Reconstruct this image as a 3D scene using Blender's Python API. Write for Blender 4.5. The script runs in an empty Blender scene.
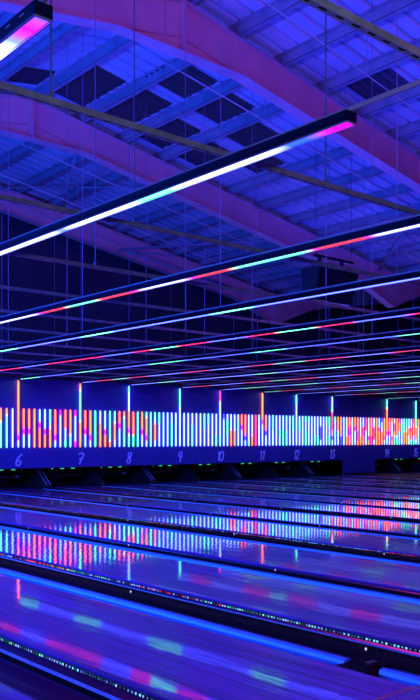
import bpy, bmesh, math, random
from mathutils import Vector
random.seed(7)
SC = bpy.context.scene
COL = SC.collection
R = math.radians
EYE = 1.318                      # camera height above the lanes
CS, SN = math.cos(R(41.1665)), math.sin(R(41.1665))

# ------------------------------------------------------------------ layout (x across the lanes, y down the lanes, z up)
LANE_X = {1: 1.48, 2: 3.09, 3: 4.94, 4: 6.56, 5: 8.41, 6: 10.03, 7: 11.88, 8: 13.49, 9: 15.35, 10: 16.96,
          11: 18.81, 12: 20.43, 13: 22.28, 14: 25.44, 15: 27.30, 16: 28.91}
HALF = 0.55
FOUL = 2.59
WALL_Y = 19.35
RIDGE, VALLEY, PITCH = 8.75, 21.7, 0.165
STRIP0, STRIP1 = EYE - 0.236, EYE + 0.775
PANEL0, PANEL1 = EYE - 0.773, EYE + 1.56
LED_Z = EYE + 1.527

def roof_off(x):
    if x <= VALLEY: return -PITCH * abs(x - RIDGE)
    return -PITCH * (VALLEY - RIDGE) + PITCH * (x - VALLEY)
def rafter_top(x): return EYE + 7.47 + roof_off(x)
PURLIN_H = 0.2
def deck_z(x): return rafter_top(x) + PURLIN_H

ORD = ['', 'first', 'second', 'third', 'fourth', 'fifth', 'sixth', 'seventh', 'eighth', 'ninth', 'tenth', 'eleventh', 'twelfth',
       'thirteenth', 'fourteenth', 'fifteenth', 'sixteenth', 'seventeenth', 'eighteenth', 'nineteenth', 'twentieth',
       'twenty-first', 'twenty-second', 'twenty-third', 'twenty-fourth']
NUM = ['', 'one', 'two', 'three', 'four', 'five', 'six', 'seven', 'eight', 'nine', 'ten', 'eleven', 'twelve', 'thirteen',
       'fourteen', 'fifteen', 'sixteen']

# ------------------------------------------------------------------ materials
def principled(name, color, rough=0.5, metal=0.0, spec=0.5, coat=0.0, coat_rough=0.03, emit=None, strength=0.0):
    m = bpy.data.materials.new(name); m.use_nodes = True
    b = m.node_tree.nodes['Principled BSDF']
    b.inputs['Base Color'].default_value = (*color, 1)
    b.inputs['Roughness'].default_value = rough
    b.inputs['Metallic'].default_value = metal
    b.inputs['Specular IOR Level'].default_value = spec
    b.inputs['Coat Weight'].default_value = coat
    b.inputs['Coat Roughness'].default_value = coat_rough
    if emit:
        b.inputs['Emission Color'].default_value = (*emit, 1)
        b.inputs['Emission Strength'].default_value = strength
    return m

def noisy(m, c0, c1, scale=(1, 1, 1), nscale=4.0, detail=4.0, lo=0.35, hi=0.65, rough=None):
    nt = m.node_tree; N = nt.nodes; L = nt.links; b = N['Principled BSDF']
    tc = N.new('ShaderNodeTexCoord'); mp = N.new('ShaderNodeMapping'); mp.inputs['Scale'].default_value = scale
    no = N.new('ShaderNodeTexNoise'); no.inputs['Scale'].default_value = nscale; no.inputs['Detail'].default_value = detail
    cr = N.new('ShaderNodeValToRGB')
    cr.color_ramp.elements[0].position = lo; cr.color_ramp.elements[0].color = (*c0, 1)
    cr.color_ramp.elements[1].position = hi; cr.color_ramp.elements[1].color = (*c1, 1)
    L.new(tc.outputs['Object'], mp.inputs['Vector']); L.new(mp.outputs['Vector'], no.inputs['Vector'])
    L.new(no.outputs['Fac'], cr.inputs['Fac']); L.new(cr.outputs['Color'], b.inputs['Base Color'])
    if rough:
        mr = N.new('ShaderNodeMapRange'); mr.inputs['To Min'].default_value = rough[0]; mr.inputs['To Max'].default_value = rough[1]
        L.new(no.outputs['Fac'], mr.inputs['Value']); L.new(mr.outputs['Result'], b.inputs['Roughness'])
    return m

def lane_material():
    m = principled('lane_wood', (0.3, 0.2, 0.25), 0.34, spec=0.1, coat=1.0, coat_rough=0.055)
    nt = m.node_tree; N = nt.nodes; L = nt.links; b = N['Principled BSDF']
    b.inputs['Coat IOR'].default_value = 1.7
    tc = N.new('ShaderNodeTexCoord')
    mp = N.new('ShaderNodeMapping'); mp.inputs['Scale'].default_value = (36, 0.45, 1)
    no = N.new('ShaderNodeTexNoise'); no.inputs['Scale'].default_value = 1.0; no.inputs['Detail'].default_value = 6
    cr = N.new('ShaderNodeValToRGB')
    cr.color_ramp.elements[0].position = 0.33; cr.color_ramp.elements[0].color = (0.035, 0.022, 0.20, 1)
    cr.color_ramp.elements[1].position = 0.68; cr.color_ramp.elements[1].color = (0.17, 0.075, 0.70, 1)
    L.new(tc.outputs['Object'], mp.inputs['Vector']); L.new(mp.outputs['Vector'], no.inputs['Vector'])
    L.new(no.outputs['Fac'], cr.inputs['Fac']); L.new(cr.outputs['Color'], b.inputs['Base Color'])
    # faint waviness of the oiled finish
    n2 = N.new('ShaderNodeTexNoise'); n2.inputs['Scale'].default_value = 1.0; n2.inputs['Detail'].default_value = 2
    m2 = N.new('ShaderNodeMapping'); m2.inputs['Scale'].default_value = (9, 1.2, 1)
    bp = N.new('ShaderNodeBump'); bp.inputs['Strength'].default_value = 0.08; bp.inputs['Distance'].default_value = 0.01
    L.new(tc.outputs['Object'], m2.inputs['Vector']); L.new(m2.outputs['Vector'], n2.inputs['Vector'])
    L.new(n2.outputs['Fac'], bp.inputs['Height'])
    L.new(bp.outputs['Normal'], b.inputs['Normal']); L.new(bp.outputs['Normal'], b.inputs['Coat Normal'])
    return m

def led_material():
    m = bpy.data.materials.new('led_pixels'); m.use_nodes = True
    nt = m.node_tree; N = nt.nodes; L = nt.links
    N.remove(N['Principled BSDF'])
    at = N.new('ShaderNodeAttribute'); at.attribute_name = 'led'
    em = N.new('ShaderNodeEmission'); em.inputs['Strength'].default_value = 1.0
    L.new(at.outputs['Color'], em.inputs['Color']); L.new(em.outputs['Emission'], N['Material Output'].inputs['Surface'])
    return m

M = {}
M['lane'] = lane_material()
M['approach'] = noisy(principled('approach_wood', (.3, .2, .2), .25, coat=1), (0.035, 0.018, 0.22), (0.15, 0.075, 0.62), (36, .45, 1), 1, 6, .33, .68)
M['gutter'] = noisy(principled('gutter_plastic', (.008, .02, .12), .3), (0.006, 0.018, 0.10), (0.010, 0.026, 0.15), (4, .3, 1), 2)
M['bumper'] = noisy(principled('bumper_plastic', (.08, .3, .85), .3), (0.02, 0.34, 0.80), (0.03, 0.42, 0.88), (4, .3, 1), 2)
M['cap'] = noisy(principled('cap_black', (.003, .003, .010), .6, spec=.05), (.002, .002, .005), (.005, .005, .010), (8, .5, 1), 2)
M['paint_line'] = principled('foul_line_paint', (.20, .03, .14), .4)
M['dark_paint'] = principled('dark_marking', (.01, .01, .03), .4)
M['bed'] = principled('bed_dark', (.006, .006, .012), .8)
M['panel'] = noisy(principled('panel_navy', (.02, .03, .2), .5), (.035, .030, .36), (.045, .036, .42), (1, 1, 1), 1.5)
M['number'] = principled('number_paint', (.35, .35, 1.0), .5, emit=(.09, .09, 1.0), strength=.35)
M['black'] = principled('black_metal', (.006, .006, .010), .4)
M['housing'] = principled('housing_black', (.003, .005, .045), .4, spec=.3)
M['rim'] = principled('rim_alu', (.55, .55, .6), .3, .7)
M['steel'] = noisy(principled('galvanised', (.42, .42, .5), .45, .15), (.26, .27, .34), (.40, .41, .50), (1, 1, 1), 9, rough=(.3, .5))
M['rail'] = principled('rail_steel', (.40, .40, .48), .4, .2)
M['rod'] = principled('rod_steel', (.16, .18, .3), .5, .2)
M['rafter'] = noisy(principled('rafter_paint', (.5, .42, .48), .5), (.58, .29, .36), (.68, .36, .42), (1, 1, 1), 1.2)
M['purlin'] = noisy(principled('purlin_galv', (.4, .42, .5), .45), (.17, .19, .27), (.24, .26, .34), (1, 1, 1), 3)
M['deck'] = noisy(principled('roof_sheet', (.55, .55, .62), .55), (.36, .36, .48), (.5, .5, .6), (1, 1, 1), .7)
M['skylight'] = principled('skylight_dark', (.025, .025, .04), .5)
M['pipe'] = principled('pipe_paint', (.34, .34, .40), .5)
M['wall'] = noisy(principled('wall_dark', (.03, .03, .07), .8), (.022, .022, .05), (.035, .035, .08), (1, 1, 1), .6)
M['pit'] = principled('pit_dark', (.008, .008, .014), .7)
M['edge'] = principled('pale_edge', (.22, .26, .5), .4)
M['led'] = led_material()
def slot_material():
    m = principled('slot_strip', (.01, .01, .02), .4); nt = m.node_tree; N = nt.nodes; L = nt.links
    tc = N.new('ShaderNodeTexCoord'); sp = N.new('ShaderNodeSeparateXYZ'); fr = N.new('ShaderNodeMath'); fr.operation = 'FRACT'
    mu = N.new('ShaderNodeMath'); mu.operation = 'MULTIPLY'; mu.inputs[1].default_value = 9.0
    gt = N.new('ShaderNodeMath'); gt.operation = 'GREATER_THAN'; gt.inputs[1].default_value = .68
    mx = N.new('ShaderNodeMix'); mx.data_type = 'RGBA'
    mx.inputs['A'].default_value = (.01, .01, .018, 1); mx.inputs['B'].default_value = (.5, .5, .55, 1)
    L.new(tc.outputs['Object'], sp.inputs[0]); L.new(sp.outputs['Y'], mu.inputs[0]); L.new(mu.outputs[0], fr.inputs[0])
    L.new(fr.outputs[0], gt.inputs[0]); L.new(gt.outputs[0], mx.inputs['Factor'])
    L.new(mx.outputs['Result'], N['Principled BSDF'].inputs['Base Color'])
    return m
M['slots'] = slot_material()
M['green'] = principled('green_lamp', (.1, .4, .3), .4, emit=(.08, 1, .55), strength=.6)
M['bluelamp'] = principled('blue_lamp', (.1, .1, .4), .4, emit=(.1, .12, 1), strength=.04)
M['whitelamp'] = principled('white_lamp', (.5, .5, .5), .4, emit=(.8, .75, 1), strength=.8)
M['amber'] = principled('amber_lamp', (.5, .4, .2), .4, emit=(1, .6, .25), strength=.8)

# ------------------------------------------------------------------ mesh helpers
def box(bm, x0, x1, y0, y1, z0, z1):
    v = [bm.verts.new((x, y, z)) for z in (z0, z1) for y in (y0, y1) for x in (x0, x1)]
    for f in ((0, 2, 3, 1), (4, 5, 7, 6), (0, 1, 5, 4), (2, 6, 7, 3), (0, 4, 6, 2), (1, 3, 7, 5)):
        bm.faces.new([v[i] for i in f])

def prism(bm, pts, axis, a, b):
    """closed outline pts (2-D) swept along axis from a to b"""
    def P(p, t):
        return {'x': (t, p[0], p[1]), 'y': (p[0], t, p[1]), 'z': (p[0], p[1], t)}[axis]
    A = [bm.verts.new(P(p, a)) for p in pts]; B = [bm.verts.new(P(p, b)) for p in pts]
    n = len(pts)
    for i in range(n):
        bm.faces.new((A[i], A[(i + 1) % n], B[(i + 1) % n], B[i]))
    bm.faces.new(A[::-1]); bm.faces.new(B)

def tube(bm, p, q, r, n=8, r2=None):
    p, q = Vector(p), Vector(q); d = (q - p).normalized()
    u = d.orthogonal().normalized(); w = d.cross(u); r2 = r if r2 is None else r2
    A, B = [], []
    for i in range(n):
        o = u * math.cos(2 * math.pi * i / n) + w * math.sin(2 * math.pi * i / n)
        A.append(bm.verts.new(p + o * r)); B.append(bm.verts.new(q + o * r2))
    for i in range(n):
        bm.faces.new((A[i], A[(i + 1) % n], B[(i + 1) % n], B[i]))
    bm.faces.new(A[::-1]); bm.faces.new(B)

def link(name, bm, mat, parent=None, loc=(0, 0, 0), smooth=False):
    bmesh.ops.recalc_face_normals(bm, faces=bm.faces[:])
    me = bpy.data.meshes.new(name); bm.to_mesh(me); bm.free()
    if smooth:
        for p in me.polygons: p.use_smooth = True
    me.materials.append(mat)
    o = bpy.data.objects.new(name, me); COL.objects.link(o); o.location = loc
    if parent: o.parent = parent
    return o

def tag(o, label, cat, group=None):
    o['label'] = label; o['category'] = cat
    if group: o['group'] = group
    return o

def empty(name, loc, label, cat, group=None):
    o = bpy.data.objects.new(name, None); COL.objects.link(o); o.location = loc
    o.empty_display_size = .2
    return tag(o, label, cat, group)

def structure(o):
    o['kind'] = 'structure'; return o

def new(): return bmesh.new()

def paint(o, colors):
    """per-vertex light colour of an LED product"""
    at = o.data.color_attributes.new('led', 'FLOAT_COLOR', 'POINT')
    for i, c in enumerate(colors): at.data[i].color = (*c, 1)

# LED colours (linear, brighter than display white in their own channel)
LED = {'R': (6.5, .68, .22), 'W': (1.0, 1.6, 6.0), 'G': (.40, 3.4, 1.5), 'M': (3.2, .05, 3.0), 'B': (.25, .15, 6.0), 'C': (.6, 2.4, 5.0), 'P': (4.5, .16, .7)}
BARS_NEAR = {'R': (4.0, .12, .22), 'W': (2.2, 2.5, 14.0), 'G': (.5, 4.0, 2.0), 'M': (1.8, .01, 2.2), 'B': (.06, .22, 6.0), 'P': (3, .1, .4)}
BARS_MID = {'R': (6.0, .10, .60), 'W': (.70, 1.05, 18.0), 'G': (1.1, 7.5, 3.8), 'M': (1.8, .02, 1.9), 'B': (.08, .1, 6.0), 'P': (3, .1, .4)}
BARS_FAR = {'R': (8.0, .35, 1.6), 'W': (2.0, 2.7, 18.0), 'G': (2.4, 9.0, 6.0), 'M': (3, .05, 3.0), 'B': (.1, .2, 6.0), 'P': (4, .1, .6)}

# ------------------------------------------------------------------ setting
bm = new(); box(bm, -6.5, 40, -7, FOUL, -.12, 0); structure(link('floor', bm, M['approach']))
bm = new(); box(bm, -6.5, 40, FOUL, 23.4, -.32, -.2); structure(link('floor_under_lanes', bm, M['bed']))
bm = new(); box(bm, -6.5, 0.55, FOUL, WALL_Y, -.2, -.001); structure(link('floor_beside_lanes', bm, M['cap']))
bm = new(); box(bm, -6.7, -6.5, -7, 23.4, -.3, 6.6); structure(link('wall_left', bm, M['wall']))
bm = new(); box(bm, 40, 40.2, -7, 23.4, -.3, 10); structure(link('wall_right', bm, M['wall']))
bm = new(); box(bm, -6.7, 40.2, 23.4, 23.6, -.3, 10.2); structure(link('wall_far', bm, M['wall']))
bm = new(); box(bm, -6.7, 40.2, -7.2, -7, -.3, 10.2); structure(link('wall_behind', bm, M['wall']))

# corrugated roof sheets: trapezoid ribs running down the slope
def roof_sheet(x0, x1):
    bm = new(); y = -7.0; prof = []
    while y < 23.4:
        prof += [(y, 0), (y + .25, 0), (y + .275, .045), (y + .325, .045)]
        y += .35
    prof.append((y, 0))
    A = [bm.verts.new((x0, q, deck_z(x0) + h)) for q, h in prof]
    B = [bm.verts.new((x1, q, deck_z(x1) + h)) for q, h in prof]
    for i in range(len(prof) - 1): bm.faces.new((A[i], A[i + 1], B[i + 1], B[i]))
    A2 = [bm.verts.new((x0, q, deck_z(x0) + .09)) for q in (-7, y)]; B2 = [bm.verts.new((x1, q, deck_z(x1) + .09)) for q in (-7, y)]
    bm.faces.new((A2[0], B2[0], B2[1], A2[1]))
    return bm
for nm, x0, x1 in (('ceiling_near_slope', -6.7, RIDGE), ('ceiling_middle_slope', RIDGE, VALLEY), ('ceiling_far_slope', VALLEY, 40.2)):
    structure(link(nm, roof_sheet(x0, x1), M['deck']))

# blacked-out skylights let into the sheets
SKY = [(9.0, 9.85, 14.2, 15.9), (10.1, 11.0, 14.1, 16.0), (9.95, 11.0, 12.6, 13.7), (11.25, 12.15, 12.7, 13.9), (11.25, 12.15, 14.5, 16.0),
       (12.4, 13.3, 13.1, 14.2), (12.4, 13.3, 14.7, 16.0), (12.4, 13.3, 9.55, 10.6), (7.75, 8.7, 15.1, 15.9), (13.55, 14.4, 14.0, 15.0)]
for i, (x0, x1, y0, y1) in enumerate(SKY):
    bm = new()
    n = 6
    ys = []
    for k in range(n):
        a = y0 + (y1 - y0) * k / n; b = y0 + (y1 - y0) * (k + 1) / n
        ys += [(a, -.012), (a + (b - a) * .6, -.012), (a + (b - a) * .68, -.03), (a + (b - a) * .92, -.03)]
    ys.append((y1, -.012))
    A = [bm.verts.new((x0, q, deck_z(x0) + h)) for q, h in ys]; B = [bm.verts.new((x1, q, deck_z(x1) + h)) for q, h in ys]
    for k in range(len(ys) - 1): bm.faces.new((A[k], A[k + 1], B[k + 1], B[k]))
    A2 = [bm.verts.new((x0, q, deck_z(x0) + .0)) for q in (y0, y1)]; B2 = [bm.verts.new((x1, q, deck_z(x1) + .0)) for q in (y0, y1)]
    bm.faces.new((A2[0], A2[1], B2[1], B2[0]))
    structure(link('window_%d' % (i + 1), bm, M['skylight']))

# ------------------------------------------------------------------ roof frame
FRAMES = [5.68, 11.0, 16.32, 21.64]
def rafter_bottom(x):
    z = EYE + 6.60 + .0
    dx = abs(x - RIDGE)
    if dx < 1.35: b = EYE + 6.58
    else: b = EYE + 6.58 - PITCH * (dx - 1.35)
    if x > VALLEY: b = EYE + 6.58 - PITCH * (VALLEY - RIDGE - 1.35) + PITCH * (x - VALLEY)
    hv = abs(x - VALLEY)
    if hv < 2.0: b -= .42 * (1 - hv / 2.0)
    return b
FR_LABEL = ['steel roof rafter nearest overhead, above the frame edge', 'wide purple-lit steel roof rafter crossing the top right of the picture',
            'blue-lit steel roof rafter crossing behind the purple one', 'dim steel roof rafter farthest back, above the lane number wall']
for fi, y in enumerate(FRAMES):
    t = empty('roof_rafter', (RIDGE, y, rafter_top(RIDGE)), FR_LABEL[fi], 'rafter', 'steel roof rafters')
    ox, oy, oz = t.location
    xs = [-6.4, -3, 0, 3, 6, RIDGE - 1.35, RIDGE, RIDGE + 1.35, 12, 15, 18, VALLEY - 2, VALLEY, VALLEY + 2, 26, 32, 39.8]
    def ribbon(fn0, fn1, y0, y1):
        bm = new(); rows = []
        for x in xs:
            rows.append([bm.verts.new((x - ox, yy - oy, f(x) - oz)) for f in (fn0, fn1) for yy in (y0, y1)])
        for a, b in zip(rows, rows[1:]):
            for i, j in ((0, 1), (1, 3), (3, 2), (2, 0)): bm.faces.new((a[i], a[j], b[j], b[i]))
        for r in (rows[0], rows[-1]): bm.faces.new((r[0], r[1], r[3], r[2]))
        return bm
    link('web', ribbon(lambda x: rafter_bottom(x) + .015, lambda x: rafter_top(x) - .02, y - .012, y + .012), M['rafter'], t)
    link('bottom_flange', ribbon(lambda x: rafter_bottom(x), lambda x: rafter_bottom(x) + .018, y - .13, y + .13), M['rafter'], t)
    link('top_flange', ribbon(lambda x: rafter_top(x) - .022, lambda x: rafter_top(x) - .002, y - .13, y + .13), M['rafter'], t)
    bm = new(); box(bm, -.03, .03, -.13, .13, rafter_bottom(RIDGE) - oz + .02, -.03)
    for k in range(5):                                     # bolts of the ridge splice
        zz = rafter_bottom(RIDGE) - oz + .12 + k * .17
        for sx in (-1, 1): tube(bm, (sx * .03, -.07, zz), (sx * .055, -.07, zz), .018, 6)
    link('ridge_plate', bm, M['rafter'], t)
    for sx in (-1, 1):                                     # seam of the ridge haunch on the web
        bm = new(); x0, x1 = RIDGE + sx * 1.3, RIDGE + sx * .05
        za, zb = rafter_bottom(x0) - oz + .03, rafter_bottom(x1) - oz + .27
        w = [(x0 - ox, za), (x1 - ox, zb), (x1 - ox, zb + .02), (x0 - ox, za + .02)]
        prism(bm, w, 'y', -.055, -.012)
        link('haunch_flange', bm, M['rafter'], t)
    for xx in (RIDGE + 6.9, RIDGE - 6.9):
        bm = new(); box(bm, xx - ox - .01, xx - ox + .01, -.1, -.012, rafter_bottom(xx) - oz + .02, rafter_top(xx) - oz - .03)
        link('stiffener', bm, M['rafter'], t)

# purlins lie on the rafters, one long member each
def purlin(x, label):
    z = rafter_top(x)
    bm = new()
    # Z section: web and two flanges
    s = 1 if x < RIDGE or x > VALLEY else -1
    k = PITCH * (1 if x < RIDGE else (-1 if x < VALLEY else 1))
    h = PURLIN_H - .004
    prism(bm, [(-.004, .002), (.004, .002), (.004, h), (-.004, h)], 'y', -6.9, 23.3)
    prism(bm, [(-.004, .002), (.075, .002 + .075 * k), (.075, .014 + .075 * k), (-.004, .014)], 'y', -6.9, 23.3)
    prism(bm, [(.004, h - .012), (-.075, h - .012 - .075 * k), (-.075, h - .075 * k), (.004, h)], 'y', -6.9, 23.3)
    o = link('roof_purlin', bm, M['purlin'], None, (x, 0, z))
    return tag(o, label, 'purlin', 'roof purlins')
k = 0
for i in range(0, 11):
    x = RIDGE + .1 + 1.15 * i
    if x < VALLEY - .3: purlin(x, 'long roof purlin on the far slope, %s down from the ridge' % ORD[i + 1])
for i in range(1, 9):
    purlin(RIDGE - 1.15 * i + .05, 'long roof purlin on the near slope, %s down from the ridge' % ORD[i])
for i in range(0, 6):
    purlin(VALLEY + .6 + 1.15 * i, 'long roof purlin beyond the roof valley, %s up from it' % ORD[i + 1])

# small-bore pipes slung below the purlins, running with the slope
def slope_pipe(y, drop, x0, x1, r, label):
    bm = new()
    tube(bm, (x0, y, deck_z(x0) - drop), (x1, y, deck_z(x1) - drop), r, 8)
    for x in [x0 + .4 + 2.3 * i for i in range(int((x1 - x0 - .6) / 2.3) + 1)]:
        tube(bm, (x, y, deck_z(x) - drop), (x, y, deck_z(x) - .01), .006, 5)
    o = link('ceiling_pipe', bm, M['pipe'], None, (0, 0, 0), True)
    return tag(o, label, 'pipe', 'thin pipes under the roof slope')
slope_pipe(9.2, .77, RIDGE + .1, VALLEY - .2, .011, 'thin pipe down the roof slope in front of the purple rafter')
slope_pipe(11.75, .85, 8.0 + .8, VALLEY - .2, .014, 'thin pipe down the roof slope just behind the purple rafter')
slope_pipe(17.2, .84, RIDGE + .1, VALLEY - .2, .014, 'thin pipe down the roof slope just behind the blue-lit rafter')
slope_pipe(18.9, 1.0, RIDGE + .1, VALLEY - .2, .014, 'thin pipe down the roof slope halfway to the dim last rafter')

# diagonal bracing
def brace(p, q, r, label):
    bm = new(); tube(bm, p, q, r, 8)
    return tag(link('roof_brace', bm, M['purlin'], None, (0, 0, 0), True), label, 'brace', 'diagonal roof braces')
brace((19.1, 13.9, rafter_top(19.1) - .02), (20.9, 16.15, rafter_top(20.9) - .1), .055, 'thick diagonal brace meeting the blue-lit rafter above the black unit')
brace((10.05, 16.5, rafter_bottom(10.05) + .1), (12.6, 21.5, rafter_top(12.6) - .1), .035, 'diagonal brace running back from the knee of the blue-lit rafter')
brace((13.6, 16.5, rafter_top(13.6) - .1), (10.4, 21.5, rafter_top(10.4) - .15), .035, 'diagonal brace crossing back towards the ridge under the dark roof')
brace((14.6, 21.45, rafter_bottom(14.6) + .1), (17.6, 16.5, rafter_top(17.6) - .12), .035, 'diagonal brace rising right from the dim last rafter')
brace((15.0, 21.45, rafter_bottom(15.0) + .15), (20.0, 21.45, rafter_bottom(20.0) + .35), .035, 'straight brace lying along the face of the dim last rafter')

# ------------------------------------------------------------------ ceiling grid over the lanes
STRUT_Y = [2.11, 3.60, 5.25, 6.79, 8.36] + [9.9 + 1.55 * i for i in range(6)] + [19.15]
STRUT_Z = LED_Z + .125
ROD_X = [1.48 + .35, 4.0, 7.5, 10.9, 14.4, 17.9, 21.3]
for i, y in enumerate(STRUT_Y):
    lab = 'slotted steel channel hung across the lanes, %s back from the camera' % ORD[i + 1]
    t = empty('ceiling_channel', (0, y, STRUT_Z), lab, 'steel channel', 'slotted channels hung across the lanes')
    bm = new()
    x0, x1 = -.6, 30.0
    # channel: top plate, two lips, side webs pierced by slots
    box(bm, x0, x1, -.0165, .0165, .0305, .033)
    for q in (-1, 1):
        ya, yb = sorted((q * .0165, q * .014))
        box(bm, x0, x1, ya, yb, 0, .0305)
        ya, yb = sorted((q * .014, q * .009))
        box(bm, x0, x1, ya, yb, 0, .003)
    n = int((x1 - x0) / .1)
    if i < 5:
        for k in range(n): box(bm, x0 + k * .1, x0 + k * .1 + .05, -.009, .009, 0, .003)
    else: box(bm, x0, x1, -.009, .009, 0, .003)
    link('channel', bm, M['steel'], t)
    for k, x in enumerate(ROD_X):
        xx = x + (.28 if i % 2 else -.22) + (.13 * ((i * 5 + k * 3) % 4 - 1.5))
        bm = new(); tube(bm, (xx, 0, .033), (xx, 0, deck_z(xx) - STRUT_Z - .004), .0052, 6)
        tube(bm, (xx, 0, .033), (xx, 0, .06), .016, 6)
        link('hanger_rod', bm, M['rod'], t)

# colours along each light bar (y positions where the colour changes)
BAR = {
 1: [(2.64, 'B'), (2.68, 'B'), (2.74, 'M'), (2.80, 'M'), (2.88, 'B'), (3.0, 'W'), (3.6, 'W'), (4.5, 'G'), (5.0, 'W')],
 2: [(2.56, 'M'), (2.72, 'M'), (2.82, 'B'), (3.0, 'B'), (3.12, 'W'), (3.9, 'W'), (4.0, 'G'), (4.3, 'G'), (4.42, 'W'), (5.1, 'W'), (5.3, 'B'), (5.45, 'W'), (6.6, 'W'), (6.8, 'R'), (7.6, 'R')],
 3: [(2.6, 'R'), (3.2, 'W'), (3.82, 'W'), (3.92, 'M'), (4.0, 'R'), (4.42, 'R'), (4.5, 'M'), (4.62, 'G'), (5.42, 'G'), (5.52, 'R'), (5.95, 'R'), (6.08, 'M'), (6.2, 'W'), (6.85, 'W'), (6.95, 'M'), (7.1, 'R'), (7.65, 'R'), (7.75, 'G'), (8.3, 'G'), (8.42, 'R'), (8.85, 'R'), (9.0, 'M'), (9.15, 'W'), (10.3, 'W'), (10.5, 'R'), (11.3, 'R')],
 4: [(2.6, 'W'), (6.9, 'W'), (7.0, 'G'), (7.55, 'G'), (7.7, 'W'), (9.8, 'W'), (9.95, 'G'), (10.6, 'G'), (10.7, 'W'), (12.7, 'W'), (12.8, 'G'), (13.4, 'G'), (13.6, 'W')],
 5: [(2.6, 'W'), (5.8, 'R'), (6.0, 'R'), (6.15, 'W'), (6.9, 'W'), (7.0, 'R'), (7.55, 'R'), (7.7, 'G'), (8.3, 'G'), (8.42, 'R'), (8.95, 'R'), (9.1, 'W'), (9.85, 'W'), (9.95, 'R'), (10.65, 'R'), (10.75, 'G'), (11.35, 'G'), (11.45, 'R'), (11.95, 'R'), (12.05, 'W'), (12.9, 'W'), (13.0, 'R'), (15.0, 'R'), (15.1, 'W'), (16.1, 'W'), (16.2, 'R'), (17.1, 'R'), (17.2, 'W')],
 6: [(2.6, 'W'), (6.95, 'W'), (7.05, 'G'), (7.4, 'G'), (7.5, 'W'), (9.7, 'W'), (9.85, 'G'), (10.5, 'G'), (10.7, 'W'), (12.5, 'W'), (12.65, 'G'), (13.6, 'G'), (13.8, 'W'), (15.4, 'W'), (15.6, 'G'), (16.5, 'G'), (16.7, 'W'), (18.2, 'W'), (18.4, 'G'), (19.3, 'G')],
}
def bar_pattern(n):
    if n in BAR: return BAR[n]
    out = []; rnd = random.Random(100 + n); y = 2.6 + (n * .73) % 1.5
    out.append((2.6, 'W'))
    if n % 2:
        seq = 'RWRGRW'
        ln = {'R': .75, 'W': 1.0, 'G': .6}
    else:
        seq = 'WGWWG'; ln = {'W': 1.3, 'G': .75}
    i = n
    while y < 19.3:
        c = seq[i % len(seq)]; d = ln[c] * rnd.uniform(.8, 1.3)
        out += [(y, c), (y + d, c)]; y += d + .12; i += 1
    return out
def bar_color(pat, y, LED):
    if y <= pat[0][0]: return LED[pat[0][1]]
    for (a, ca), (b, cb) in zip(pat, pat[1:]):
        if a <= y <= b:
            t = 0 if b == a else (y - a) / (b - a)
            return tuple(p * (1 - t) + q * t for p, q in zip(LED[ca], LED[cb]))
    return LED[pat[-1][1]]

BW, BH = .037, .055
Y1 = WALL_Y - .08
BAR_EXTRA = {1: ', magenta at its near end, top left corner', 2: ', magenta at its near end, large across the upper picture'}
for n, x in LANE_X.items():
    Y0 = 2.66 if n == 1 else FOUL - .03
    if n >= 6: lab = 'suspended light bar ending above lane number %s' % NUM[n]
    elif n <= 2: lab = 'suspended light bar' + BAR_EXTRA[n]
    else: lab = 'suspended light bar over the %s lane from the camera' % ORD[n]
    t = empty('hanging_light_bar', (x, Y0, LED_Z), lab, 'light bar', 'light bars hung over the lanes')
    L = Y1 - Y0
    bm = new()                                            # channel body: top, two sides, lips under
    box(bm, -BW, BW, 0, L, BH - .004, BH)
    for s in (-1, 1):
        a, b = sorted((s * BW, s * (BW - .004)))
        box(bm, a, b, 0, L, 0, BH - .004)
    link('housing', bm, M['housing'], t)
    bm = new()
    for s in (-1, 1):
        a, b = sorted((s * (BW + .001), s * (BW - .006)))
        box(bm, a, b, -.002, L, -.004, .003)
    box(bm, -BW, BW, -.004, .003, -.004, .003)
    link('rim', bm, M['rim'], t)
    bm = new(); ys = [i * .06 for i in range(int(L / .06) + 1)] + [L]
    cols = []; rows = []
    pat = bar_pattern(n)
    for q in ys:
        c = bar_color(pat, Y0 + q, BARS_NEAR if n <= 3 else BARS_MID if n <= 6 else BARS_FAR)
        rows.append([bm.verts.new((s * (BW - .007), q, .004)) for s in (-1, 1)]); cols += [c, c]
    for a, b in zip(rows, rows[1:]): bm.faces.new((a[0], b[0], b[1], a[1]))
    d = link('diffuser', bm, M['led'], t); paint(d, cols)
    for nm, q in (('end_cap', 0), ('end_cap', L)):
        bm = new(); box(bm, -BW, BW, q - .004, q + .004, .004, BH)
        link(nm, bm, M['housing'], t)
    if n == 1:
        bm = new()                                        # strip of small vent slots high on the side
        box(bm, -BW - .0015, -BW, .03, L - .05, BH * .58, BH * .68)
        link('slot_strip', bm, M['slots'], t)
    # the rail the bar hangs from runs on towards the camera
    bm = new(); ra, rb = 1.2, WALL_Y - .08
    box(bm, -.006, .006, ra - Y0, rb - Y0, BH + .001, BH + .018)
    box(bm, -.010, .010, ra - Y0, rb - Y0, BH + .018, BH + .022)
    rl = link('hanging_rail', bm, M['rail'], None, (x, Y0, LED_Z))
    tag(rl, 'thin steel rail carrying the bar ' + (('above lane number %s' % NUM[n]) if n >= 6 else ('over the %s lane from the camera' % ORD[n])), 'rail', 'rails over the light bars')

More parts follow.
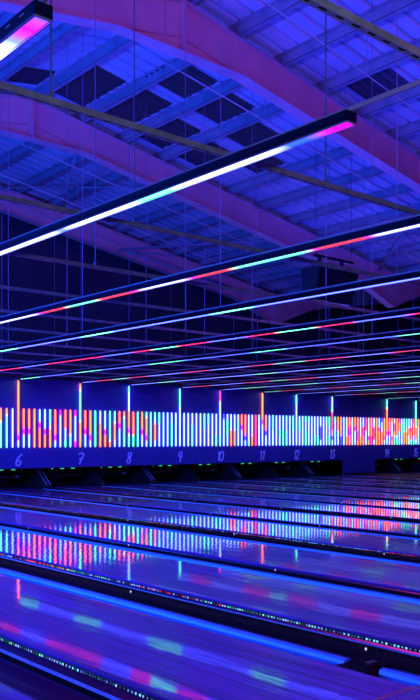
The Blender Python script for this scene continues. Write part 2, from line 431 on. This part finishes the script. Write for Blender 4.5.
# ------------------------------------------------------------------ far wall: masking panels, numbers, LED tubes
STROKES = {
 '0': [[(.30, .02), (.12, .18), (.10, .60), (.28, .97), (.52, .92), (.60, .55), (.50, .15), (.30, .02)]],
 '1': [[(.22, .78), (.42, 1.0), (.34, .0)]],
 '2': [[(.12, .78), (.28, .98), (.54, .90), (.52, .62), (.10, .02), (.58, .06)]],
 '3': [[(.14, .95), (.58, .96), (.32, .60), (.56, .42), (.46, .08), (.10, .04)]],
 '4': [[(.20, .98), (.12, .52), (.60, .50)], [(.58, 1.0), (.48, .0)]],
 '5': [[(.62, .97), (.22, .95), (.18, .58), (.50, .52), (.54, .18), (.32, .0), (.08, .08)]],
 '6': [[(.62, 1.0), (.30, .72), (.10, .28), (.22, .02), (.48, .08), (.54, .34), (.36, .46), (.16, .30)]],
 '7': [[(.10, .92), (.30, 1.0), (.66, .96), (.26, .0)], [(.22, .50), (.58, .54)]],
 '8': [[(.60, .86), (.40, 1.0), (.20, .84), (.30, .60), (.50, .36), (.42, .04), (.18, .04), (.14, .28), (.40, .56), (.62, .82)]],
 '9': [[(.58, .78), (.40, 1.0), (.18, .84), (.22, .56), (.46, .54), (.58, .80), (.48, .40), (.34, .0)]],
}
def smooth_path(pts, n=5):
    out = []
    P = [pts[0]] + pts + [pts[-1]]
    for i in range(1, len(P) - 2):
        for k in range(n):
            t = k / n
            def cr(a, b, c, d): return .5 * (2 * b + (c - a) * t + (2 * a - 5 * b + 4 * c - d) * t * t + (3 * b - a - 3 * c + d) * t ** 3)
            out.append((cr(P[i - 1][0], P[i][0], P[i + 1][0], P[i + 2][0]), cr(P[i - 1][1], P[i][1], P[i + 1][1], P[i + 2][1])))
    out.append(pts[-1]); return out
def number_mesh(txt, h, stroke):
    bm = new(); adv = .40 if txt[0] == '1' else .62
    tot = (.62 if len(txt) == 1 else adv + .62)
    for i, ch in enumerate(txt):
        for st in STROKES[ch]:
            pts = st if len(st) <= 3 or ch == '7' else smooth_path(st)
            q = [((px + (adv * i) - tot / 2 + .10 * py) * h, (py - .5) * h) for px, py in pts]
            for a, b in zip(q, q[1:]):
                tube(bm, (a[0], 0, a[1]), (b[0], 0, b[1]), stroke, 6)
    for v in bm.verts: v.co.y *= .35
    return bm

edges = {}
lanes = sorted(LANE_X)
for a, b in zip(lanes, lanes[1:]): edges[a] = (LANE_X[a] + LANE_X[b]) / 2
edges[0] = .55; edges[16] = 30.2
PY0, PY1 = WALL_Y, WALL_Y + .06
for n in lanes:
    x0, x1 = edges[n - 1], edges[n]
    if n == 13: x1 = 22.95
    if n == 14: x0 = 24.75
    lab = ('navy wall panel carrying the handwritten lane number %s' % NUM[n]) if n >= 6 else 'navy wall panel at the end of the %s lane from the camera' % ORD[n]
    t = empty('masking_panel', (LANE_X[n], WALL_Y, PANEL0), lab, 'wall panel', 'masking panels above the pin decks')
    bm = new(); box(bm, x0 + .001 - LANE_X[n], x1 - .001 - LANE_X[n], 0, .06, 0, PANEL1 - PANEL0)
    link('panel', bm, M['panel'], t)
    bm = new(); box(bm, x0 + .001 - LANE_X[n], x1 - .001 - LANE_X[n], -.012, .06, -.02, 0)
    link('bottom_edge', bm, M['black'], t)
    if n >= 5:
        h = .30
        link('lane_number', number_mesh(str(n), h, .019), M['number'], t, (0.0, -.006, EYE - .555 - PANEL0))
t = empty('pillar_panel', (23.85, WALL_Y, 0), 'plain navy panel reaching the floor between lanes thirteen and fourteen', 'wall panel')
bm = new(); box(bm, -.9, .9, 0, .06, PANEL0 * 0 - .1, PANEL1); link('panel', bm, M['panel'], t)
bm = new(); box(bm, -.9, .9, -.012, 0, -.1, .05); link('kick_strip', bm, M['black'], t)

# tubes: colour codes from top to bottom
TUBES = {
 6: ['RRRRMW', 'RRRMWW', 'RRRMWW', 'RRRRRR', 'WWMRRR', 'WWWMRR', 'GGWRRR', 'RRRRMW', 'MWWWWW', 'RRRWWG', 'RRRRGG', 'MWWWWM'],
 7: ['GGRRRR', 'RRRMWW', 'RRRRMW', 'GGGGGG', 'WWRRRR', 'WWWMRR', 'GGGGGR', 'GGRRRW', 'RRMWWW', 'RGGGGG'],
 8: ['RRRMGG', 'RRRRGG', 'GGGGGG', 'RRRMWW', 'GRRRMW', 'GGGGGG', 'GWRRRW', 'GGWWWW', 'WWWWWW', 'WWWWWW', 'WWGGGG', 'WWWWWW'],
 9: ['WWWWWW', 'WWWWWW', 'WWWWWW', 'WWGGGG', 'WWWWWW', 'WWWWWW', 'GGGWWW', 'GGWWWW', 'WWWWWW', 'WWWWGG'],
 10: ['WWWWGG', 'BWWWWW', 'WGGGWW', 'WWWRRR', 'WWWRRR', 'WGGWWW', 'RRMWWW', 'RRRRBW', 'WWWWWG', 'WWWWRR', 'PPPPPP', 'GWWWWW'],
 11: ['RMWWWW', 'RRRBWW', 'WWWWWW', 'GGGWWW', 'WWWWWW', 'WWWGWW', 'WWWGGG', 'GWWGGG', 'WWWWWW', 'GGGWWW'],
 12: ['WWWWWW', 'WGGWWW', 'WWWWWW', 'GWWGGG', 'GWWWWW', 'WWWWWW', 'WWWWGG', 'WWWWGG', 'WWBBBW', 'WWWWWW', 'GWWWWW', 'GGWWGG'],
 13: ['PPPRBW', 'GWWGWW', 'RRRWWW', 'RRRRBB', 'WWWWWW', 'WWWWRR', 'RRPMRR', 'WGWWWW', 'RRMWWW', 'RRRPPR', 'WWWWRR', 'WWPPRR',
      'PPPWWW', 'WWWWMR', 'RRRRPP', 'WWPPPW', 'RRRRRR', 'WWPRRR', 'BWWRRR', 'RRRRPW'],
 14: ['RRRMWW', 'RRRPWW', 'RWWWPR', 'WPPRGG', 'RRRRGG', 'PRRWWG', 'WGGGWW', 'GGGRRR', 'GGWRRR', 'GGRRWW', 'WWPRRG', 'PRRRWG'],
 15: ['GGRRRW', 'RRWWGG', 'RRRWWW', 'GGWRRR', 'WWWRRR', 'RRRWGG', 'WGRRRW', 'RRRRWW', 'WWGGRR', 'RRWWWW'],
 5: ['WWRRRR', 'WWWWWW', 'RRWWWW', 'RRRRWW', 'WWWWGG', 'GGGGGG', 'WRRRRR', 'RRRWWW', 'RGGGGG', 'RGGGGG', 'WWWWWW'],
 4: ['WWWWWW', 'GGGWWW', 'WWWWWW', 'WWRRRR', 'RRRRWW', 'WWWWWW', 'GGGGGG', 'WWWWWW', 'RRRMWW', 'RRRWWW', 'WWWWWW', 'WWWRRR'],
}
TUBES[5] = ['WWRRRR', 'WWWWWW', 'RRWWWW', 'RRRRWW', 'WWWWGG', 'GGGGGG', 'RRRRRR', 'RRGGGG', 'RGGGGG', 'WWWWWW']
TALL = {4: 'WW', 5: 'GG', 6: 'RRRR', 7: 'RGGG', 8: 'GWWW', 9: 'GGGW', 10: 'PPWW', 11: 'RRRR', 12: 'GGWW', 13: 'WWGP', 14: 'GGRR', 15: 'GGGG'}
def led_tube(x, z0, z1, segs, label):
    bm = new(); N = 24; cols = []; rings = []; r = .0195; ns = 8
    def col(t):                                            # t: 0 top .. 1 bottom
        f = min(max(t * len(segs) - .5, 0), len(segs) - 1.001); i = int(f)
        u = min(max((f - i - .3) / .4, 0), 1)
        a, b = LED[segs[i]], LED[segs[min(i + 1, len(segs) - 1)]]
        return tuple(p * (1 - u) + q * u for p, q in zip(a, b))
    for k in range(N + 1):
        z = z0 + (z1 - z0) * k / N; c = col(1 - k / N)
        rr = r * (.6 if k in (0, N) else 1)
        rings.append([bm.verts.new((rr * math.cos(2 * math.pi * i / ns), rr * math.sin(2 * math.pi * i / ns), z - z0)) for i in range(ns)])
        cols += [c] * ns
    for a, b in zip(rings, rings[1:]):
        for i in range(ns): bm.faces.new((a[i], a[(i + 1) % ns], b[(i + 1) % ns], b[i]))
    bm.faces.new(rings[0][::-1]); bm.faces.new(rings[-1])
    o = link('wall_mounted_tube', bm, M['led'], None, (x, WALL_Y - .030, z0), True); paint(o, cols)
    return tag(o, label, 'light tube', 'upright light tubes along the far wall')
CNAME = {'R': 'red', 'W': 'white', 'G': 'green', 'M': 'magenta', 'B': 'violet', 'P': 'pink', 'C': 'cyan'}
for n in range(4, 16):
    xa = LANE_X[n]; xb = LANE_X[n + 1]; k = len(TUBES[n])
    if n == 15: xb = LANE_X[16]
    for i, seg in enumerate(TUBES[n]):
        x = xa + (xb - xa) * i / k
        ref = ('number %s' % NUM[n]) if n >= 6 else 'the %s lane' % ORD[n]
        cn = CNAME[seg[0]] if seg[0] == seg[-1] else '%s over %s' % (CNAME[seg[0]], CNAME[seg[-1]])
        if i == 0:
            led_tube(x, STRIP0, LED_Z - .03, TALL[n] + seg, 'tall light tube rising to the ceiling grid above lane ' + ref if n >= 6 else 'tall light tube at the end of ' + ref)
        else:
            led_tube(x, STRIP0, STRIP1, seg, '%s light tube, %s right of the tall tube above %s' % (cn, ORD[i], ref))

# ------------------------------------------------------------------ pit behind the panels
for n in lanes:
    ref = ('lane number %s' % NUM[n]) if n >= 6 else 'the %s lane from the camera' % ORD[n]
    x = LANE_X[n]
    t = empty('pinsetter', (x, WALL_Y + .95, .0), 'dark pinsetter with a row of small green lights under ' + ref, 'pinsetter', 'pinsetters in the pit')
    bm = new(); box(bm, -.62, .62, .06, 1.6, .505, .95)
    prism(bm, [(.0, .46), (.06, .46), (.06, .7), (.0, .7)], 'x', -.62, .62)
    link('housing', bm, M['pit'], t)
    bm = new(); box(bm, -.52, .52, -.28, -.25, .26, .33)
    for s in (-1, 1): box(bm, s * .5 - .02, s * .5 + .02, -.26, .05, .30, .54)
    link('sweep_bar', bm, M['black'], t)
    for dx in (-.35, 0, .35):
        bm = new(); box(bm, dx - .055, dx + .055, -.03, .0, .462, .49)
        link('green_light', bm, M['green'], t)
    if n % 2 == 0 and n >= 6:
        bm = new(); box(bm, .28, .36, -.29, -.28, .27, .33); link('blue_display', bm, M['bluelamp'], t)
    bm = new(); box(bm, -.56, .56, 1.62, 1.66, 0, .5); link('pit_curtain', bm, M['pit'], t)
for a in range(0, 16):
    if a == 0: xa, wide = .62, False
    else:
        xa = edges[a]; wide = LANE_X[a + 1] - LANE_X[a] > 1.7
    if a == 13: continue
    nm = ('lanes %s and %s' % (NUM[a], NUM[a + 1])) if a >= 6 else 'the %s and %s lanes from the camera' % (ORD[max(a, 1)], ORD[a + 1])
    if a == 0: nm = 'the first lane and the side floor'
    t = empty('pit_divider', (xa, WALL_Y + .02, 0), 'dark pit divider between ' + nm, 'divider', 'pit dividers')
    w = .10 if wide else .05
    prof = [(.0, .0), (.05, .08), (.62, .50), (2.2, .50), (2.2, 0)]
    bm = new(); prism(bm, prof, 'x', -w, w); link('panel', bm, M['pit'], t)
    if wide:
        for s in (-.055, .055):
            bm = new(); prism(bm, [(.03, .085), (.60, .505), (.60, .52), (.03, .10)], 'x', s - .011, s + .011)
            link('pale_edge', bm, M['edge'], t)

# ------------------------------------------------------------------ lanes
LEND = WALL_Y + 1.55
EDGE_GLINT = {2: .4, 3: .4, 5: .5, 6: .5, 7: .8, 8: .6, 9: .9, 10: .8, 11: 1.0, 12: .9, 13: 1.1, 14: 1.0}
Lh = LEND - FOUL
LANE_NOTE = {1: 'bowling lane in the bottom left corner, only its dark gutter showing', 2: 'nearest wide bowling lane, sweeping across the bottom of the picture',
             3: 'second bowling lane up from the bottom edge, with magenta and blue sheen'}
for n in lanes:
    x = LANE_X[n]
    lab = LANE_NOTE.get(n) or ('glossy bowling lane leading to handwritten number %s' % NUM[n] if n >= 6 else 'glossy bowling lane, %s from the camera' % ORD[n])
    t = empty('bowling_lane', (x, FOUL, 0), lab, 'bowling lane', 'bowling lanes')
    bm = new(); box(bm, -HALF, HALF, .012, Lh, -.055, 0)
    link('lane_surface', bm, M['lane'], t)
    bm = new(); box(bm, -HALF, HALF, -.012, .012, -.05, .0008); link('foul_line', bm, M['paint_line'], t)
    if n in (2, 3):
        for k in range(-3, 4):                              # guide dots let into the boards past the foul line
            for yy in (.16, .42):
                bm = new(); tube(bm, (k * .15, yy, -.01), (k * .15, yy, .0006), .011, 8)
                link('marking_dot', bm, M['dark_paint'], t)
    if n in EDGE_GLINT:                                       # added glowing dots in place of tube reflections, on the edge facing the camera
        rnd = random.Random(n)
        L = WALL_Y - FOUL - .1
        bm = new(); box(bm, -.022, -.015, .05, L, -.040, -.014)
        es = link('edge_glint_strip', bm, M['housing'], t, (-HALF, 0, 0)); es['label'] = 'added thin strip of glowing dots imitating tube reflections on the lane edge'
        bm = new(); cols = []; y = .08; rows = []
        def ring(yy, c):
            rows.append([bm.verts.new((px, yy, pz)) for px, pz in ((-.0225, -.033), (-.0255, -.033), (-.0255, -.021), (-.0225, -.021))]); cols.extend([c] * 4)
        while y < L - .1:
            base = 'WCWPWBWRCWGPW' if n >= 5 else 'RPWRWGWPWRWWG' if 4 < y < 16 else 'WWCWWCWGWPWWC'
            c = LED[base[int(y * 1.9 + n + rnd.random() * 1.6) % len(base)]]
            kf = rnd.choice((.1, .2, .4, .7, 1.0, 1.3)) * EDGE_GLINT[n]
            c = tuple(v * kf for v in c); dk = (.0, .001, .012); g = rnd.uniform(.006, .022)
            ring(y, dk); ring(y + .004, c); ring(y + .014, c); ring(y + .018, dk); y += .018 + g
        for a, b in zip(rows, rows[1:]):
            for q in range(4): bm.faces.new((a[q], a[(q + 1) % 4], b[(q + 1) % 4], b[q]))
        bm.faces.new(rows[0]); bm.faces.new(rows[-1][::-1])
        dd = link('glint_dots', bm, M['led'], es); paint(dd, cols)
    for s in (-1, 1):
        gap = .06
        # half-round gutter trough beside the lane
        bm = new(); gw = .115; cx = s * (HALF + .012 + gw); rows = []
        segs = 12
        y1 = WALL_Y - FOUL
        if n == 2 and s == 1: spans = [(0, .36), (.60, y1)]
        else: spans = [(0, y1)]
        for ya, yb in spans:
            A, B, A2, B2 = [], [], [], []
            for k in range(segs + 1):
                th = math.pi * k / segs
                px, pz = cx - gw * math.cos(th), -.012 - .085 * math.sin(th)
                qx, qz = cx - (gw + .006) * math.cos(th), -.012 - .093 * math.sin(th)
                A.append(bm.verts.new((px, ya, pz))); B.append(bm.verts.new((px, yb, pz)))
                A2.append(bm.verts.new((qx, ya, qz))); B2.append(bm.verts.new((qx, yb, qz)))
            for k in range(segs):
                bm.faces.new((A[k], A[k + 1], B[k + 1], B[k])); bm.faces.new((A2[k], B2[k], B2[k + 1], A2[k + 1]))
                bm.faces.new((A[k], A2[k], A2[k + 1], A[k + 1])); bm.faces.new((B[k], B[k + 1], B2[k + 1], B2[k]))
            for k in (0, segs): bm.faces.new((A[k], B[k], B2[k], A2[k]))
        g = link('gutter', bm, M['gutter'], t)
        for p in g.data.polygons: p.use_smooth = True
        # bumper rail stored in the gutter against the capping
        bx = s * (HALF + .012 + .23 - .052)
        prof = [(bx - .030, -.062), (bx + .030, -.062), (bx + .038, -.035), (bx + .030, -.014), (bx + .012, -.007), (bx - .012, -.007), (bx - .030, -.014), (bx - .038, -.035)]
        for ya, yb in (spans if n > 1 else []):
            bm = new(); prism(bm, prof, 'y', ya + .01, yb - .01); link('bumper_rail', bm, M['bumper'], t)

t = empty('gutter_bridge', (LANE_X[2] + HALF + .127, FOUL + .48, 0), 'small dark bridge piece breaking the bright blue gutter at bottom right', 'gutter bridge')
bm = new(); prism(bm, [(-.112, -.03), (-.05, -.09), (.05, -.09), (.112, -.03), (.112, .004), (.06, -.02), (-.06, -.02), (-.112, -.006)], 'y', -.118, .118)
link('body', bm, M['cap'], t)
bm = new(); box(bm, .02, .10, -.07, -.03, -.012, .012); link('sensor', bm, M['black'], t)

# division caps between the gutters
for a in range(1, 16):
    x0 = LANE_X[a] + HALF + .012 + .23 + .012; x1 = LANE_X[a + 1] - HALF - .012 - .23 - .012
    xc = (x0 + x1) / 2; w = (x1 - x0) / 2
    nm = ('lanes %s and %s' % (NUM[a], NUM[a + 1])) if a >= 6 else 'the %s and %s lanes from the camera' % (ORD[a], ORD[a + 1])
    t = empty('division_cap', (xc, FOUL, 0), 'black capping strip between ' + nm, 'capping strip', 'black capping strips between gutters')
    L = WALL_Y - FOUL
    if w > .1:
        prof = [(-w, -.05), (-w, .0), (-w + .03, .018), (-.06, .022), (-.05, .012), (.05, .012), (.06, .022), (w - .03, .018), (w, .0), (w, -.05)]
    else:
        prof = [(-w, -.05), (-w, .006), (-w * .6, .018), (w * .6, .018), (w, .006), (w, -.05)]
    if w > 1: prof = [(-w, -.05), (-w, .0), (-w + .03, .018), (w - .03, .018), (w, 0), (w, -.05)]
    bm = new(); prism(bm, prof, 'y', 0, L); link('cap', bm, M['cap'], t)
    bm = new(); box(bm, -w * .9, w * .9, 0, L, -.2, -.05); link('cap_support', bm, M['bed'], t)
    for k in range(7):
        y = 3.21 + 2.515 * k - FOUL
        if y < L:
            bm = new(); tube(bm, (0, y, .012), (0, y, .025), .006, 8)
            link('marker_light', bm, M['whitelamp'], t)

# ------------------------------------------------------------------ black unit hung under the second rafter
bx, by, bz = 13.85, 12.0, EYE + 3.0
t = empty('hanging_unit', (bx, by, bz), 'bulky black unit hung by two short brackets under the roof, right of centre', 'hanging unit')
bm = new()
A = [(-.66, -.16, .12), (.66, -.16, .14), (.66, .16, .14), (-.66, .16, .12)]
prof_top = [(-.66, .72), (.64, .72)]
v0 = [bm.verts.new(p) for p in ((-.60, -.05, .02), (.58, -.05, .0), (.58, .34, .0), (-.60, .34, .02))]
v1 = [bm.verts.new(p) for p in ((-.68, -.22, .72), (.66, -.22, .70), (.66, .34, .70), (-.68, .34, .72))]
bm.faces.new(v0[::-1]); bm.faces.new(v1)
for i in range(4): bm.faces.new((v0[i], v0[(i + 1) % 4], v1[(i + 1) % 4], v1[i]))
bmesh.ops.bevel(bm, geom=bm.edges[:], offset=.02, segments=2, affect='EDGES')
link('casing', bm, M['black'], t)
bm = new()
vs = [bm.verts.new(p) for p in ((-.54, -.085, .10), (.52, -.085, .08), (.58, -.225, .62), (-.60, -.225, .64))]
bm.faces.new(vs)
bmesh.ops.solidify(bm, geom=bm.faces[:], thickness=.01)
link('front_grille', bm, M['pit'], t)
for dx in (-.38, .36):
    bm = new(); box(bm, dx - .035, dx + .035, .02, .08, .69, .96); box(bm, dx - .07, dx + .07, .0, .1, .69, .72)
    link('bracket', bm, M['black'], t)
bm = new(); box(bm, -.55, .75, .02, .08, .96, 1.02)
for dx in (-.5, .7): tube(bm, (dx, .05, 1.02), (dx, .05, rafter_top(bx + dx) - bz + .0), .005, 6)
link('support_bar', bm, M['black'], t)

# ------------------------------------------------------------------ lights
def area(name, loc, rot, sx, sy, power, color):
    l = bpy.data.lights.new(name, 'AREA'); l.shape = 'RECTANGLE'; l.size = sx; l.size_y = sy; l.energy = power; l.color = color
    o = bpy.data.objects.new(name, l); COL.objects.link(o); o.location = loc; o.rotation_euler = rot
    return o
BLUE = (.030, .036, 1.0)
UP = (math.pi, 0, 0)
for i, (x, y, p) in enumerate(((2.3, 8.5, 110), (5.7, 6.0, 80), (5.7, 12.0, 150), (9.2, 7.0, 90), (9.2, 13.2, 150), (13.0, 9.5, 120), (16.5, 12.0, 110), (18.0, 15.0, 85))):
    area('uplight', (x, y, STRUT_Z + .12), UP, .5, .5, p, BLUE)
def spot(name, loc, to, power, color, angle, blend=.5):
    l = bpy.data.lights.new(name, 'SPOT'); l.energy = power; l.color = color; l.spot_size = R(angle); l.spot_blend = blend; l.shadow_soft_size = .12
    o = bpy.data.objects.new(name, l); COL.objects.link(o); o.location = loc
    o.rotation_euler = (Vector(to) - Vector(loc)).to_track_quat('-Z', 'Y').to_euler()
# purple wash from the seating side towards the nearest rafters
spot('purple_wash', (2.5, -3.5, 5.0), (10.5, 11, 8.6), 5200, (.30, .045, .50), 50)
spot('magenta_wash', (1.0, -4.0, 3.4), (4.2, 3.8, 0), 2000, (1.0, .04, .55), 40, .8)  # added spot from behind the camera, tints the near lanes magenta
# unseen fill spot added behind the camera to brighten the nearest steel
spot('steel_fill_spot', (.4, -1.2, 2.0), (2.6, 2.6, 3.0), 200, (.80, .80, 1.0), 52, .8)
# unseen long blue fill added on the left, brightening lanes and bumpers
area('blue_side_fill', (-2.0, 12.5, 3.0), (R(84), 0, R(-90)), 12, .3, 3000, (.010, .085, 1.0))

w = bpy.data.worlds.new('World'); SC.world = w; w.use_nodes = True
w.node_tree.nodes['Background'].inputs[0].default_value = (.002, .002, .01, 1)

# ------------------------------------------------------------------ camera
cam = bpy.data.cameras.new('Camera'); co = bpy.data.objects.new('Camera', cam); COL.objects.link(co)
co.location = (0, 0, EYE); co.rotation_euler = (R(90), 0, -R(41.1665))
cam.sensor_fit = 'HORIZONTAL'; cam.sensor_width = 36; cam.lens = 36 * 819.33 / 420
cam.shift_x = (210 - 218.56) / 420; cam.shift_y = (438.5 - 350) / 420
cam.clip_start = .05; cam.clip_end = 200
SC.camera = co
SC.view_settings.view_transform = 'Standard'; SC.view_settings.look = 'None'
SC.view_settings.exposure = 0; SC.view_settings.gamma = 1
SC.view_settings.use_curve_mapping = False
